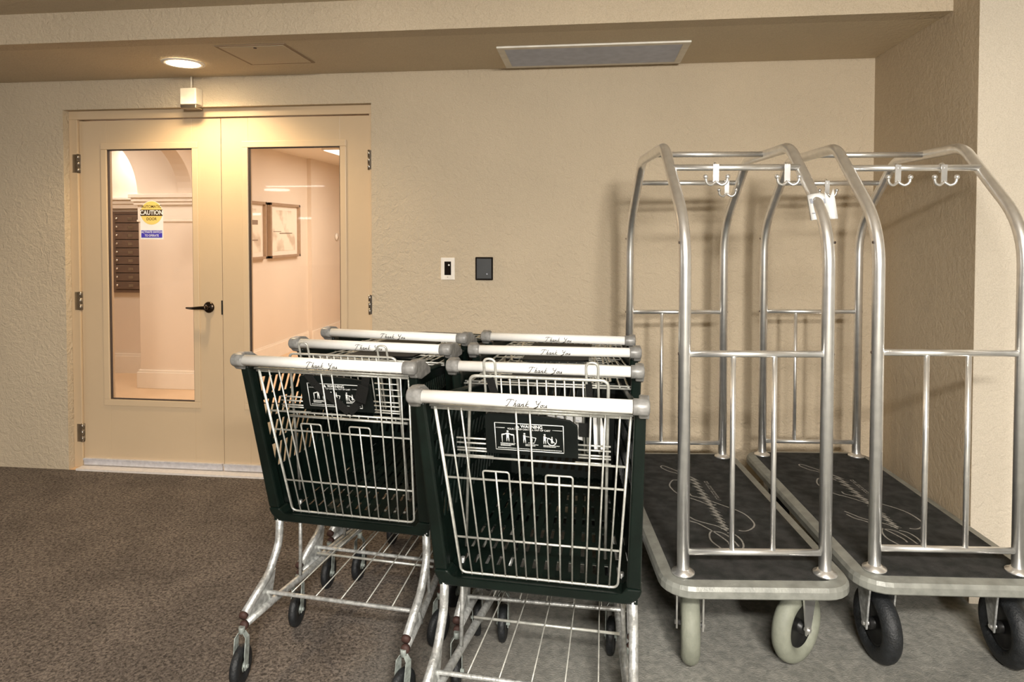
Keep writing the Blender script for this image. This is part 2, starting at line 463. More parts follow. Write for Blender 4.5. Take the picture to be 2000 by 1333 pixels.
# lever handle of the left leaf
h = MB(); hx, hz = -2.263, 1.0
h.lathe([(0.0, -0.0), (0.033, 0.0), (0.034, -0.006), (0.028, -0.012), (0.0, -0.014)], (hx, 0.06, hz), (0, 1, 0), 28)
h.tube([(hx, 0.05, hz), (hx, 0.012, hz)], 0.012, 14)
lev = spline([(hx + 0.008, 0.010, hz + 0.001), (hx - 0.03, 0.008, hz + 0.001), (hx - 0.08, 0.010, hz - 0.002), (hx - 0.122, 0.018, hz - 0.001)], 4)
h.tube(lev, [0.0125 - 0.0075 * i / (len(lev) - 1) for i in range(len(lev))], 10)
h.build('lever_handle', M['bronze'], door1)
sp = MB(); sp.box((mid - 0.007, 0.0565, 0.957), (mid + 0.001, 0.0605, 1.042)); sp.build('strike_slot', M['black'], door1)
# warning sticker on the pane of the left leaf (behind the glass, facing out)
stk = MB(); SX0, SX1, SZ0, SZ1 = -2.714, -2.565, 1.408, 1.642
ys = 0.0775
cx_ = (SX0 + SX1) / 2; hw = (SX1 - SX0) / 2
outl = [(SX0, ys, SZ0), (SX1, ys, SZ0), (SX1, ys, SZ1 - hw)] + [(cx_ + hw * math.cos(R(a)), ys, SZ1 - hw + hw * math.sin(R(a))) for a in range(10, 180, 10)] + [(SX0, ys, SZ1 - hw)]
stk.prism(outl, (0, 0.0004, 0)); st = stk.build('door_sticker', M['paper'], door1)
XZ = lambda x, y, z: Matrix.Translation((x, y, z)) @ Matrix.Rotation(R(90), 4, 'X')
q = MB(); q.add([(cx_ + 0.071 * math.cos(R(a)), ys - 0.0006, 1.568 + 0.071 * math.sin(R(a))) for a in range(0, 360, 10)], [tuple(range(36))])
q.build('yellow_disc', M['yellow'], st)
q = MB(); q.box((SX0 + 0.002, ys - 0.0009, 1.550), (SX1 - 0.002, ys - 0.0007, 1.588)); q.build('black_band', M['stblack'], st)
q = MB(); q.box((SX0 + 0.006, ys - 0.0009, 1.418), (SX1 - 0.006, ys - 0.0007, 1.462)); q.build('blue_band', M['stblue'], st)
q = MB()
text_into(q, 'AUTOMATIC', 0.0235, XZ(cx_, ys - 0.0012, 1.606), 0.95, 0.0002)
text_into(q, 'DOOR', 0.0235, XZ(cx_, ys - 0.0012, 1.531), 0.95, 0.0002)
q.build('sticker_lettering', M['stblack'], st)
q = MB()
text_into(q, 'CAUTION', 0.0375, XZ(cx_, ys - 0.0012, 1.569), 0.88, 0.0009)
text_into(q, 'ACTIVATE SWITCH', 0.0185, XZ(cx_, ys - 0.0012, 1.451), 0.84, 0.0003)
text_into(q, 'TO OPERATE', 0.0185, XZ(cx_, ys - 0.0012, 1.430), 0.84, 0.0003)
q.build('sticker_lettering', M['paper'], st)

# ------------------------------------------------------------------ fittings on the wall and the niche ceiling
t = empty('motion_sensor', 'small ivory box sensor on a thin conduit above the double door', 'sensor', (-2.300, 0.0, 2.235))
b = MB(); b.box((-0.050, -0.072, -0.045), (0.050, -0.002, 0.050)); b.build('housing', M['ivory'], t, bevel=0.006)
b = MB(); b.box((-0.048, -0.070, -0.066), (0.048, -0.006, -0.046)); b.build('sensor_lens', M['hinge'], t, bevel=0.003)
b = MB(); b.tube([(0.0, -0.035, 0.050), (0.0, -0.035, 0.124)], 0.006, 10); b.build('conduit', M['ivory'], t)

t = empty('ceiling_light', 'glowing round recessed light in the niche ceiling above the door', 'ceiling light', CAN)
b = MB(); b.lathe([(0.088, 0), (0.108, -0.001), (0.108, -0.006), (0.084, -0.007), (0.084, 0.0)], (0, 0, 0), (0, 0, 1), 40, True); b.build('trim_ring', M['whitep'], t)
b = MB(); b.lathe([(0.0, -0.004), (0.084, -0.004), (0.084, -0.002), (0.0, -0.002)], (0, 0, 0), (0, 0, 1), 40); b.build('lamp_disc', M['canlamp'], t)
ld = bpy.data.lights.new('can_light', 'SPOT'); ld.energy = 33; ld.color = WARM; ld.spot_size = R(150); ld.spot_blend = 0.6; ld.shadow_soft_size = 0.06
lo = bpy.data.objects.new('can_light', ld); COL.objects.link(lo); lo.location = (CAN[0], CAN[1], CAN[2] - 0.02)

hp = MB(); hp.box((-1.80, -0.60, HN - 0.006), (-1.47, -0.27, HN - 0.0005))
hatch = hp.build('access_panel', M['ceiling'], bevel=0.002); tag(hatch, 'square painted access panel in the niche ceiling beside the round light', 'access panel')
fr = MB()
for a, b_ in (((-1.815, -0.615), (-1.455, -0.601)), ((-1.815, -0.269), (-1.455, -0.255)), ((-1.815, -0.601), (-1.801, -0.269)), ((-1.469, -0.601), (-1.455, -0.269))):
    fr.box((a[0], a[1], HN - 0.0045), (b_[0], b_[1], HN - 0.0005))
fr.build('shadow_gap_strips', M['panel_gap_shade'], hatch)  # dark strips paint in the shadow gap around the panel
fr = MB(); fr.lathe([(0.0, -0.009), (0.008, -0.009), (0.008, -0.006)], (-1.625, -0.575, HN), (0, 0, 1), 12); fr.build('latch', M['gasket'], hatch)

V0, V1, W0, W1 = -0.452, 0.480, -0.445, -0.045
t = empty('air_vent', 'long rectangular air vent with pale grey louvres in the niche ceiling', 'vent', ((V0 + V1) / 2, (W0 + W1) / 2, HN))
hx, hy = (V1 - V0) / 2, (W1 - W0) / 2
b = MB()
b.box((-hx, -hy, -0.010), (hx, -hy + 0.035, -0.0005)); b.box((-hx, hy - 0.035, -0.010), (hx, hy, -0.0005))
b.box((-hx, -hy + 0.035, -0.010), (-hx + 0.035, hy - 0.035, -0.0005)); b.box((hx - 0.035, -hy + 0.035, -0.010), (hx, hy - 0.035, -0.0005))
b.build('vent_frame', M['vent_frame'], t, bevel=0.002)
b = MB(); b.box((-hx + 0.035, -hy + 0.035, -0.002), (hx - 0.035, hy - 0.035, -0.0005)); b.build('vent_backing', M['vent_back'], t)
b = MB(); n = 26
for k in range(n):
    y = -hy + 0.042 + (2 * hy - 0.084) * k / (n - 1)
    b.hexa([(-hx + 0.036, y - 0.004, -0.003), (hx - 0.036, y - 0.004, -0.003), (hx - 0.036, y + 0.004, -0.010), (-hx + 0.036, y + 0.004, -0.010)], (0, 0.0012, 0.0012))
for x in (-0.15, 0.15): b.box((x - 0.002, -hy + 0.035, -0.0045), (x + 0.002, hy - 0.035, -0.0025))
b.build('louvres', M['grille'], t)

t = empty('wall_switch', 'white wall plate with a dark window and a small light, right of the door', 'wall switch', (-0.790, 0, 1.245))
b = MB(); b.box((-0.040, -0.007, -0.063), (0.040, 0, 0.063)); b.build('cover_plate', M['whitep'], t, bevel=0.003)
b = MB(); b.box((-0.019, -0.0085, -0.036), (0.019, -0.006, 0.041)); b.build('sensor_window', M['lens_dark'], t, bevel=0.001)
b = MB(); b.lathe([(0, -0.0105), (0.0045, -0.0095), (0.0055, -0.008)], (0.007, 0, 0.021), (0, 1, 0), 14); b.build('indicator_light', M['paper'], t)
b = MB(); b.lathe([(0, -0.0085), (0.003, -0.008), (0.003, -0.0065)], (0, 0, -0.047), (0, 1, 0), 10); b.build('screw', M['hinge'], t)
t = empty('card_reader', 'black square card reader plate on the wall right of the white switch plate', 'card reader', (-0.582, 0, 1.247))
b = MB(); b.box((-0.050, -0.012, -0.065), (0.050, 0, 0.065)); b.build('housing', M['lens_dark'], t, bevel=0.004)
b = MB(); b.box((-0.042, -0.0165, -0.057), (0.042, -0.011, 0.057)); b.build('face', M['plate_dark'], t, bevel=0.004)
b = MB(); b.lathe([(0, -0.018), (0.004, -0.0175), (0.005, -0.0155)], (0.017, 0, -0.030), (0, 1, 0), 12); b.build('indicator_light', M['printgrey'], t)

# garage lamps, an added fill and tube stand-ins behind the camera: their light and their reflections reach the picture
def batten(loc, lx, ly, label):
    t = empty('ceiling_light', label, 'ceiling light', (loc[0], loc[1], HC))
    b = MB(); b.box((-lx / 2 - 0.03, -ly / 2 - 0.03, -0.05), (lx / 2 + 0.03, ly / 2 + 0.03, 0)); b.build('fixture_body', M['whitep'], t, bevel=0.005)
    b = MB(); b.box((-lx / 2, -ly / 2, -0.062), (lx / 2, ly / 2, -0.05)); b.build('diffuser', M['lampwhite'], t)
batten(L_FAR, 0.28, 0.9, 'fluorescent garage light far behind the viewpoint')
batten(L_NEAR, 1.15, 0.26, 'fluorescent garage light just behind the viewpoint')
batten((-6.4, -10.1, 0), 1.3, 0.12, 'slim fluorescent garage light seen mirrored in the door glass')
batten((-8.6, -3.9, 0), 1.15, 0.26, 'added fill light in a batten on the left side')  # fixture added to carry the fill, clear of the glass reflection
t = empty('ceiling_light', 'round garage light seen mirrored in the door glass', 'ceiling light', (-7.7, -11.9, HC))
b = MB(); b.lathe([(0, -0.03), (0.30, -0.03), (0.30, 0), (0, 0)], (0, 0, 0), (0, 0, 1), 24); b.build('diffuser', M['lampwhite'], t)

for (lx, ly, lz, lw, lab) in ((-11.5, -22.1, 2.0, 0.5, 'small hung stand-in for a distant ceiling tube, at the far end'), (-10.4, -15.9, 2.0, 0.35, 'small hung stand-in for a distant ceiling tube, midway')):
    t = empty('tube_standin', lab, 'reflection stand-in', (lx, ly, lz))  # made-up lamps that give the far tubes' streaks in the door glass
    b = MB(); b.box((-lw / 2, -0.06, -0.03), (lw / 2, 0.06, 0.03)); b.build('diffuser', M['lampwhite'], t)
    b = MB(); b.tube([(0, 0, 0.03), (0, 0, HC - lz)], 0.01, 8); b.build('stem', M['garage'], t)

# ------------------------------------------------------------------ the lobby behind the glass
g = MB(); g.box((-6.5, 0.15, 2.39), (0.5, 8.0, 2.49)); struct('ceiling', g, M['lobby_white'])
g = MB(); g.box((-6.6, 0.15, 0), (-6.5, 8.0, 2.4)); struct('wall_lobby_left', g, M['lobby_wall'])
g = MB(); g.box((-1.05, 0.15, 0), (-0.95, 8.0, 2.4)); struct('wall_lobby_right', g, M['lobby_wall'])
g = MB(); g.box((-6.5, 7.9, 0), (-1.05, 8.0, 2.4)); struct('wall_lobby_end', g, M['lobby_wall'])
g = MB(); g.box((-6.5, 2.625, 0), (-3.75, 2.75, 2.39)); struct('wall_mailroom', g, M['lobby_wall'])
# arched partition facing the door (pier with arch springing to the left)
def arch_wall(mb, c, r, spring, x_end, top, to3, t, n=20):
    # spandrel between the quarter arch (centre c, radius r) and the jamb at x_end
    pts = [(c + r * math.cos(R(90 * k / n)), spring + r * math.sin(R(90 * k / n))) for k in range(n + 1)]
    poly = [(x_end, spring)] + [(x_end, top)] + [(pts[-1][0], top)] + pts[::-1]
    mb.prism([to3(a, b) for a, b in poly], t)
g = MB()
def to_a(x, z): return (x, 2.03, z)
arch_wall(g, -4.795, 0.645, 1.80, -3.60, 2.39, to_a, (0, 0.16, 0))
poly = [(-4.795, 2.39), (-4.795, 2.445)]
pl = [(-4.795 - 0.645 * math.sin(R(90 * k / 20)), 1.80 + 0.645 * math.cos(R(90 * k / 20))) for k in range(21)]
g.prism([to_a(a, b) for a, b in [(-6.5, 1.80), (-5.44, 1.80)] + pl[::-1][1:] + [(-4.795, 2.39), (-6.5, 2.39)]], (0, 0.16, 0))
g.box((-4.140, 2.03, 0), (-3.60, 2.19, 1.80)); g.box((-6.5, 2.03, 0), (-5.44, 2.19, 1.80))
struct('wall_arcade', g, M['lobby_wall'])
# side wall of the corridor, arched opening towards the mailboxes near the door
g = MB()
def to_b(y, z): return (-3.60, y, z)
pts = [(1.22 + 0.80 * math.cos(R(a)), 1.80 + 0.52 * math.sin(R(a))) for a in range(0, 181, 6)]
g.prism([to_b(a, b) for a, b in [(2.03, 1.80), (2.03, 2.39), (0.15, 2.39), (0.15, 1.80)] + pts[::-1]], (-0.14, 0, 0))
g.box((-3.74, 0.15, 0), (-3.60, 0.42, 1.80))
struct('wall_arcade_side', g, M['lobby_wall'])
g = MB(); g.box((-3.74, 2.19, 0), (-3.60, 4.51, 2.39)); g.box((-3.74, 4.51, 0), (-3.545, 7.9, 2.39))
struct('wall_corridor', g, M['lobby_wall'])
# capital and base of the pier
g = MB()
for z0, z1, e in ((1.545, 1.565, 0.012), (1.565, 1.70, 0.006), (1.70, 1.73, 0.030), (1.73, 1.765, 0.045), (1.765, 1.80, 0.062)):
    g.box((-4.140 - e, 2.03 - e, z0), (-3.60 + e, 2.05, z1))
struct('trim_3', g, M['lobby_white'], bevel=0.004)
g = MB(); g.box((-4.165, 2.005, 0), (-3.590, 2.05, 0.15)); g.box((-4.155, 2.015, 0.15), (-3.593, 2.05, 0.17)); struct('baseboard_pier', g, M['lobby_white'], bevel=0.003)
g = MB(); g.box((-6.5, 2.60, 0), (-4.0, 2.625, 0.175)); g.box((-6.5, 2.607, 0.175), (-4.0, 2.625, 0.2)); struct('baseboard_mailroom', g, M['lobby_white'])
g = MB(); g.box((-6.5, 2.56, 1.735), (-4.0, 2.625, 1.775)); g.box((-6.5, 2.58, 1.69), (-4.0, 2.625, 1.735)); g.box((-6.5, 2.53, 1.775), (-4.0, 2.625, 1.80)); struct('trim_4', g, M['lobby_white'], bevel=0.003)
g = MB(); g.box((-3.599, 2.19, 0), (-3.58, 4.50, 0.15)); g.box((-3.599, 2.19, 0.15), (-3.587, 4.50, 0.17)); g.box((-3.545, 4.5, 0), (-3.525, 7.9, 0.17)); struct('baseboard_corridor', g, M['lobby_white'])

# mailbox bank
t = empty('mailbox_bank', 'dark brown bank of mailboxes seen through the left door glass', 'mailboxes', (-4.60, 2.625, 0.833))
b = MB(); b.box((-0.285, -0.05, 0), (0.30, 0, 0.827)); b.build('cabinet', M['mailbox'], t, bevel=0.004)
b = MB(); b.box((-0.192, -0.053, 0.030), (0.26, -0.049, 0.800)); b.build('recess', M['mailbox_gap'], t)
for k in range(9):
    z = 0.036 + k * 0.0848
    b = MB(); b.box((-0.186, -0.062, z), (0.25, -0.052, z + 0.076)); d_ = b.build('mailbox_door', M['mailbox'], t, bevel=0.002)
    b = MB(); b.lathe([(0.0, -0.014), (0.011, -0.012), (0.012, 0)], (-0.166, -0.062, z + 0.040), (0, 1, 0), 12); b.build('lock', M['chrome'], d_)
    b = MB(); b.box((-0.045, -0.064, z + 0.022), (0.005, -0.0615, z + 0.05)); b.build('number_plate', M['hinge'], d_)

# framed pictures on the corridor wall
def picture(y0, y1, z0, z1, label, marks):
    t = empty('framed_picture', label, 'picture', (-3.598, (y0 + y1) / 2, (z0 + z1) / 2), 0)
    hy = (y1 - y0) / 2; hz = (z1 - z0) / 2
    b = MB()
    for a in (((-hy, -hz), (hy, -hz + 0.03)), ((-hy, hz - 0.03), (hy, hz)), ((-hy, -hz), (-hy + 0.03, hz)), ((hy - 0.03, -hz), (hy, hz))):
        b.box((0, a[0][0], a[0][1]), (0.045, a[1][0], a[1][1]))
    b.build('frame', M['pic_frame'], t, bevel=0.002)
    b = MB(); b.box((0, -hy + 0.03, -hz + 0.03), (0.012, hy - 0.03, hz - 0.03)); b.build('mount', M['lobby_white'], t)
    b = MB(); b.box((0.012, -hy + 0.09, -hz + 0.08), (0.015, hy - 0.09, hz - 0.08)); art = b.build('artwork', M['picture'], t)
    for (a, c, zz, hh) in marks:
        b = MB(); b.box((0.015, a * hy, zz * hz), (0.0165, c * hy, zz * hz + hh)); b.build('brush_mark', M['picture_mark'], art)
picture(3.43, 4.20, 1.150, 1.783, 'pale abstract picture in a tan frame, the right one on the corridor wall', [(-0.3, 0.55, -0.12, 0.012), (-0.7, -0.2, -0.05, 0.008)])
picture(2.58, 3.34, 1.150, 1.783, 'pale picture in a tan frame, the left one on the corridor wall', [(-0.1, 0.6, 0.2, 0.05), (0.0, 0.6, -0.35, 0.012)])
t = empty('wall_thermostat', 'small white round fitting far down the corridor wall', 'wall fitting', (-3.54, 5.35, 1.38))
b = MB(); b.lathe([(0, 0.02), (0.05, 0.015), (0.055, 0)], (0, 0, 0), (1, 0, 0), 16); b.build('housing', M['whitep'], t)
b = MB(); b.lathe([(0, 0.024), (0.02, 0.022), (0.022, 0.015)], (0, 0, 0), (1, 0, 0), 12); b.build('dial', M['ivory'], t)
def flat_lamp(x0, x1, y0, y1, label):
    t = empty('ceiling_light', label, 'ceiling light', ((x0 + x1) / 2, (y0 + y1) / 2, 2.39))
    hx, hy = (x1 - x0) / 2, (y1 - y0) / 2
    b = MB(); b.box((-hx, -hy, -0.02), (hx, hy, 0)); b.build('fixture_body', M['whitep'], t)
    b = MB(); b.box((-hx + 0.02, -hy + 0.02, -0.026), (hx - 0.02, hy - 0.02, -0.02)); b.build('diffuser', M['lobbylamp'], t)
flat_lamp(-2.98, -1.7, 3.49, 4.6, 'bright square corridor light at the top corner of the right door glass')

# ------------------------------------------------------------------ luggage carts
STROKES = [
 [(-0.002, 0.29), (-0.018, 0.308), (-0.041, 0.362), (-0.087, 0.425), (-0.102, 0.405), (-0.078, 0.356), (-0.046, 0.327), (-0.027, 0.271), (-0.011, 0.225)],
 [(-0.001, 0.261), (-0.03, 0.261), (-0.063, 0.247), (-0.085, 0.242), (-0.11, 0.187), (-0.108, 0.136), (-0.098, 0.099), (-0.077, 0.063), (-0.055, 0.047), (-0.025, 0.016), (-0.006, -0.006), (0.033, -0.021)],
 [(-0.045, 0.096), (-0.043, 0.071), (-0.016, 0.052), (0.015, 0.025), (0.039, -0.002), (0.071, -0.039), (0.094, -0.064), (0.119, -0.107), (0.128, -0.162), (0.124, -0.202), (0.102, -0.235), (0.073, -0.254), (0.05, -0.249)],
 [(-0.123, -0.105), (-0.106, -0.132), (-0.085, -0.166), (-0.051, -0.192), (-0.017, -0.217), (0.005, -0.256)],
 [(-0.127, -0.132), (-0.114, -0.167), (-0.085, -0.193), (-0.062, -0.231), (-0.04, -0.275), (-0.019, -0.335), (-0.019, -0.364)],
 [(-0.027, -0.415), (-0.05, -0.404), (-0.061, -0.377), (-0.074, -0.336), (-0.07, -0.295), (-0.053, -0.26), (-0.021, -0.268), (-0.002, -0.299), (0.007, -0.34), (0.01, -0.376)],
 [(0.002, -0.268), (0.024, -0.284), (0.033, -0.311), (0.034, -0.34), (0.027, -0.374), (0.009, -0.409)]]
LETTERS = [(-0.011, 0.306), (0.027, 0.237), (-0.011, 0.263), (0.027, 0.195), (-0.01, 0.219), (0.024, 0.159), (-0.012, 0.181), (0.022, 0.121), (-0.007, 0.136), (0.024, 0.08), (-0.011, 0.102), (0.022, 0.045), (-0.011, 0.064), (0.026, 0.005), (-0.007, 0.023), (0.023, -0.028), (-0.007, -0.013), (0.022, -0.061), (-0.007, -0.048), (0.024, -0.098), (-0.009, -0.078), (0.023, -0.13), (-0.012, -0.109), (0.022, -0.161), (-0.008, -0.145), (0.018, -0.188), (-0.011, -0.174), (0.018, -0.219), (-0.012, -0.204), (0.019, -0.249), (-0.011, -0.234)]
ZT = 0.345
def hoop_pts(x):
    return fillet([(x, -0.557, ZT), (x, -0.557, 1.47), (x, -0.235, 1.765), (x, 0.235, 1.765), (x, 0.557, 1.47), (x, 0.557, ZT)], [0, 0.30, 0.13, 0.13, 0.30, 0], 9)

def caster(parent, x, y, rz, wheel_m, hub_m, hx=None, r=0.124, wd=0.062):
    # swivel castor: mounting plate and fork, tyre and hub; (x, y) is the wheel contact
    Mz = Matrix.Translation((x, y, 0)) @ Matrix.Rotation(rz, 4, 'Z')
    def T(mb): mb.v = [tuple(Mz @ Vector(p)) for p in mb.v]; return mb
    fk = MB(); hw = wd / 2 + 0.009
    for s in (-1, 1):
        q = [(s * hw, -0.035, 0.292), (s * hw, 0.060, 0.292), (s * hw, 0.040, 0.20), (s * hw, 0.013, r - 0.014), (s * hw, -0.013, r - 0.014), (s * hw, -0.022, 0.20)]
        fk.prism(q, (s * 0.003, 0, 0))
        fk.prism([(s * hw, -0.035, 0.292), (s * hw, -0.022, 0.20), (s * hw, -0.013, r - 0.014), (s * hw, -0.016, r - 0.014), (s * hw, -0.027, 0.20), (s * hw, -0.040, 0.292)], (s * 0.006, 0, 0))
    fk.box((-hw - 0.003, -0.038, 0.284), (hw + 0.003, 0.062, 0.293))
    fork = T(fk).build('caster', M['tube'] if wheel_m == M['tyre_grey'] else M['frame'], parent)
    ty = MB(); prof = []
    rr = wd / 2
    for k in range(14):
        a = 2 * PI * k / 14
        prof.append((r - 0.030 + 0.030 * math.cos(a), rr * math.sin(a)))
    ty.lathe(prof, (0, 0, r), (1, 0, 0), 40, True); T(ty).build('tyre', wheel_m, fork)
    hb = MB(); hb.lathe([(0.0, -0.014), (0.064, -0.012), (0.068, -0.017), (0.068, 0.017), (0.064, 0.012), (0.0, 0.014)], (0, 0, r), (1, 0, 0), 28)
    hb.lathe([(0.020, -0.03), (0.020, 0.03)], (0, 0, r), (1, 0, 0), 16)
    T(hb).build('hub', hub_m, fork)
    ax = MB(); ax.tube([(-hw - 0.010, 0, r), (hw + 0.010, 0, r)], 0.0075, 8); T(ax).build('axle', M['tube'], fork)

def luggage_cart(loc, rz, label, tyre, wheels, hooks):
    t = empty('luggage_cart', label, 'luggage cart', loc, rz, 'luggage carts parked by the right wall')
    b = MB()
    slab(b, [rrect(0.262, 0.597, 0.06, 0.292), rrect(0.262, 0.597, 0.06, 0.338)]); b.build('deck', M['blacksteel'], t)
    b = MB(); n = len(rrect(0.3, 0.635, 0.095, 0))
    loops = [rrect(0.262, 0.597, 0.058, 0.304), rrect(0.299, 0.634, 0.093, 0.304), rrect(0.304, 0.639, 0.098, 0.309), rrect(0.304, 0.639, 0.098, 0.330), rrect(0.297, 0.632, 0.091, 0.342), rrect(0.262, 0.597, 0.058, 0.347)]
    vs = [p for L in loops for p in L]; fs = []
    for i in range(6):
        j = (i + 1) % 6
        for k in range(n): fs.append((i * n + k, i * n + (k + 1) % n, j * n + (k + 1) % n, j * n + k))
    b.add(vs, fs, False); b.build('bumper', M['bumper'], t)
    b = MB(); slab(b, [rrect(0.2625, 0.5975, 0.058, 0.338), rrect(0.2625, 0.5975, 0.058, 0.3475), rrect(0.2595, 0.5945, 0.056, 0.3485)]); mt = b.build('carpet_mat', M['mat'], t)
    b = MB()
    for s in STROKES: ribbon(b, [(p.x, p.y) for p in spline([(a, c, 0) for a, c in s], 5)], 0.0062, 0.3492)
    for i in range(len(LETTERS) - 1):
        a, c = LETTERS[i], LETTERS[i + 1]
        ribbon(b, [(p.x, p.y) for p in spline([(a[0], a[1], 0), ((a[0] + c[0]) / 2 + 0.004, (a[1] + c[1]) / 2, 0), (c[0], c[1], 0)], 4)], 0.009, 0.3494)
    random.seed(5)
    for k in range(14):
        y = 0.232 - k * 0.0152
        for dx in (-0.006, 0.006):
            if random.random() < 0.8: ribbon(b, [(0.058 + dx, y), (0.058 + dx, y - 0.010)], 0.003, 0.3492)
        ribbon(b, [(0.050, y), (0.067, y - random.choice((0, 0.008)))], 0.003, 0.3493)
    b.build('mat_lettering', M['logo'], mt)
    for x in (-0.228, 0.228):
        b = MB(); b.tube(hoop_pts(x), 0.0195, 20); hp_ = b.build('hoop', M['tube'], t)
    for x in (-0.228, 0.228):
        for y in (-0.557, 0.557):
            b = MB(); b.lathe([(0.0, 0.0), (0.037, 0.0), (0.037, 0.005), (0.024, 0.010), (0.022, 0.016), (0.0, 0.016)], (x, y, 0.3485), (0, 0, 1), 24); b.build('flange', M['tube'], t)
    for y, z, r in ((-0.340, 1.680, 0.0115), (0.0, 1.765, 0.0115), (0.345, 1.676, 0.0115)):
        b = MB(); b.tube([(-0.222, y, z), (0.222, y, z)], r, 14); b.build('hanging_bar', M['tube'], t)
    for y in (-0.557, 0.557):
        for z in (0.418, 1.062):
            b = MB(); b.tube([(-0.214, y, z), (0.214, y, z)], 0.0108, 12)
            b.build('end_rail', M['tube'], t)
        for x in (-0.072, 0.060):
            b = MB(); b.tube([(x, y, 0.42), (x, y, 1.06)], 0.0085, 12); b.build('spindle', M['tube'], t)
        for x in (-0.2485, 0.2485):
            for z in (1.062, 1.42):
                b = MB(); b.lathe([(0.0, 0.003), (0.004, 0.002), (0.005, 0.0)], (x - math.copysign(0.0015, x), y, z), (math.copysign(1, x), 0, 0), 8)
                b.build('bolt', M['gasket'], t)
    for (x, y, z) in hooks:
        b = MB()
        b.tube([(x, y + 0.0155 * math.cos(R(a)), z + 0.0155 * math.sin(R(a))) for a in range(-60, 241, 25)], 0.004, 8)
        b.hexa([(x - 0.010, y - 0.019, z + 0.010), (x + 0.010, y - 0.019, z + 0.010), (x + 0.010, y - 0.017, z - 0.055), (x - 0.010, y - 0.017, z - 0.055)], (0, 0.004, 0))
        for s in (-1, 1):
            p = spline([(x, y - 0.017, z - 0.050), (x + s * 0.018, y - 0.020, z - 0.062), (x + s * 0.034, y - 0.024, z - 0.054), (x + s * 0.038, y - 0.026, z - 0.034)], 4)
            b.tube(p, 0.005, 8); e = p[-1]
            b.lathe([(0.0, -0.009), (0.007, -0.006), (0.009, 0), (0.007, 0.006), (0, 0.009)], e, (0, 0, 1), 10)
        b.build('garment_hook', M['tube'], t)
    for (x, y, a) in wheels: caster(t, x, y, R(a), tyre, M['blacksteel'])
    return t

LC1 = luggage_cart((0.4805, -0.930, 0), R(5.5), 'steel birdcage luggage cart with pale grey tyres, nearer the shopping carts', M['tyre_grey'],
    [(-0.181, -0.461, -12), (0.179, -0.459, -52), (-0.19, 0.47, 0), (0.19, 0.47, 0)],
    [(-0.075, -0.340, 1.680), (0.172, -0.340, 1.680), (0.170, 0.345, 1.676)])
LC2 = luggage_cart((1.1225, -0.8375, 0), R(4), 'steel birdcage luggage cart with black tyres against the right wall', M['rubber'],
    [(-0.179, -0.481, 2), (0.240, -0.486, -4), (-0.19, 0.47, 0), (0.19, 0.47, 0)],
    [(-0.067, -0.340, 1.680), (0.091, -0.340, 1.680), (-0.023, 0.345, 1.676)])

# paper tag stuck round a post of the left luggage cart
b = MB()
c5, s5 = math.cos(R(5.5)), math.sin(R(5.5))
px, py = 0.4805 + 0.228 * c5 + 0.487 * s5, -0.930 + 0.228 * s5 - 0.487 * c5
prof = []
for k in range(13):
    a = R(190 + 14.0 * k); prof.append((0.030 * math.cos(a), 0.030 * math.sin(a)))
prof += [(0.050, 0.010), (0.066, 0.022)]
nz = 7; vs = []; fs = []
for j in range(nz):
    z = 1.498 + 0.085 * j / (nz - 1)
    sh = (0.50 - (z - 1.44)) * 0
    for i, (x, y) in enumerate(prof):
        fl = max(0, i - 10) / 4.0
        lean = (z - 1.498) * 0.55
        vs.append((px + x, py + y + lean * 1.0, z + fl * (0.010 - 0.018 * (j / (nz - 1)) * (i % 2 * 2 - 1)) - 0.004 * abs(i - 6) * 0.3))
m_ = len(prof)
for j in range(nz - 1):
    for i in range(m_ - 1): fs.append((j * m_ + i, j * m_ + i + 1, (j + 1) * m_ + i + 1, (j + 1) * m_ + i))
b.add(vs, fs, True)
tg = b.build('paper_tag', M['paper']); tag(tg, 'white paper tag wrapped around the front post of the left luggage cart', 'tag')
sd = tg.modifiers.new('solid', 'SOLIDIFY'); sd.thickness = 0.0008
b = MB()
for (zz, h_, n_) in ((1.514, 0.003, 8), (1.548, 0.016, 4)):
    for k in range(n_):
        a = R(215 + (110.0 / n_) * k); a2 = R(215 + (110.0 / n_) * (k + (1.0 if h_ < 0.01 else 0.6)))
        r_ = 0.0309
        q = []
        for (aa, z2) in ((a, zz), (a2, zz), (a2, zz + h_), (a, zz + h_)):
            q.append((px + r_ * math.cos(aa), py + r_ * math.sin(aa) + (z2 - 1.498) * 0.55, z2))
        b.add(q, [(0, 1, 2, 3)])
b.build('tag_print', M['printgrey'], tg)

# ------------------------------------------------------------------ shopping carts
ZTOP, ZBOT, YF = 0.985, 0.425, 0.82
def yr(z): return 0.030 + 0.265 * (0.98 - z)
def wall_pt(side, u, v):
    # u: 0 rear .. 1 front, v: 0 top .. 1 bottom
    zt = ZTOP + (0.886 - ZTOP) * u; zb = ZBOT + (0.535 - ZBOT) * u
    z = zt + (zb - zt) * v
    w_ = (0.292 - 0.010 * v) + (0.200 - 0.292 - 0.0) * u
    y0 = yr(ZTOP + (ZBOT - ZTOP) * v); y1 = YF - 0.05 * v
    return Vector((side * w_, y0 + (y1 - y0) * u, z))
def front_pt(s, v):
    a = wall_pt(-1, 1, v); c = wall_pt(1, 1, v); return a.lerp(c, s)

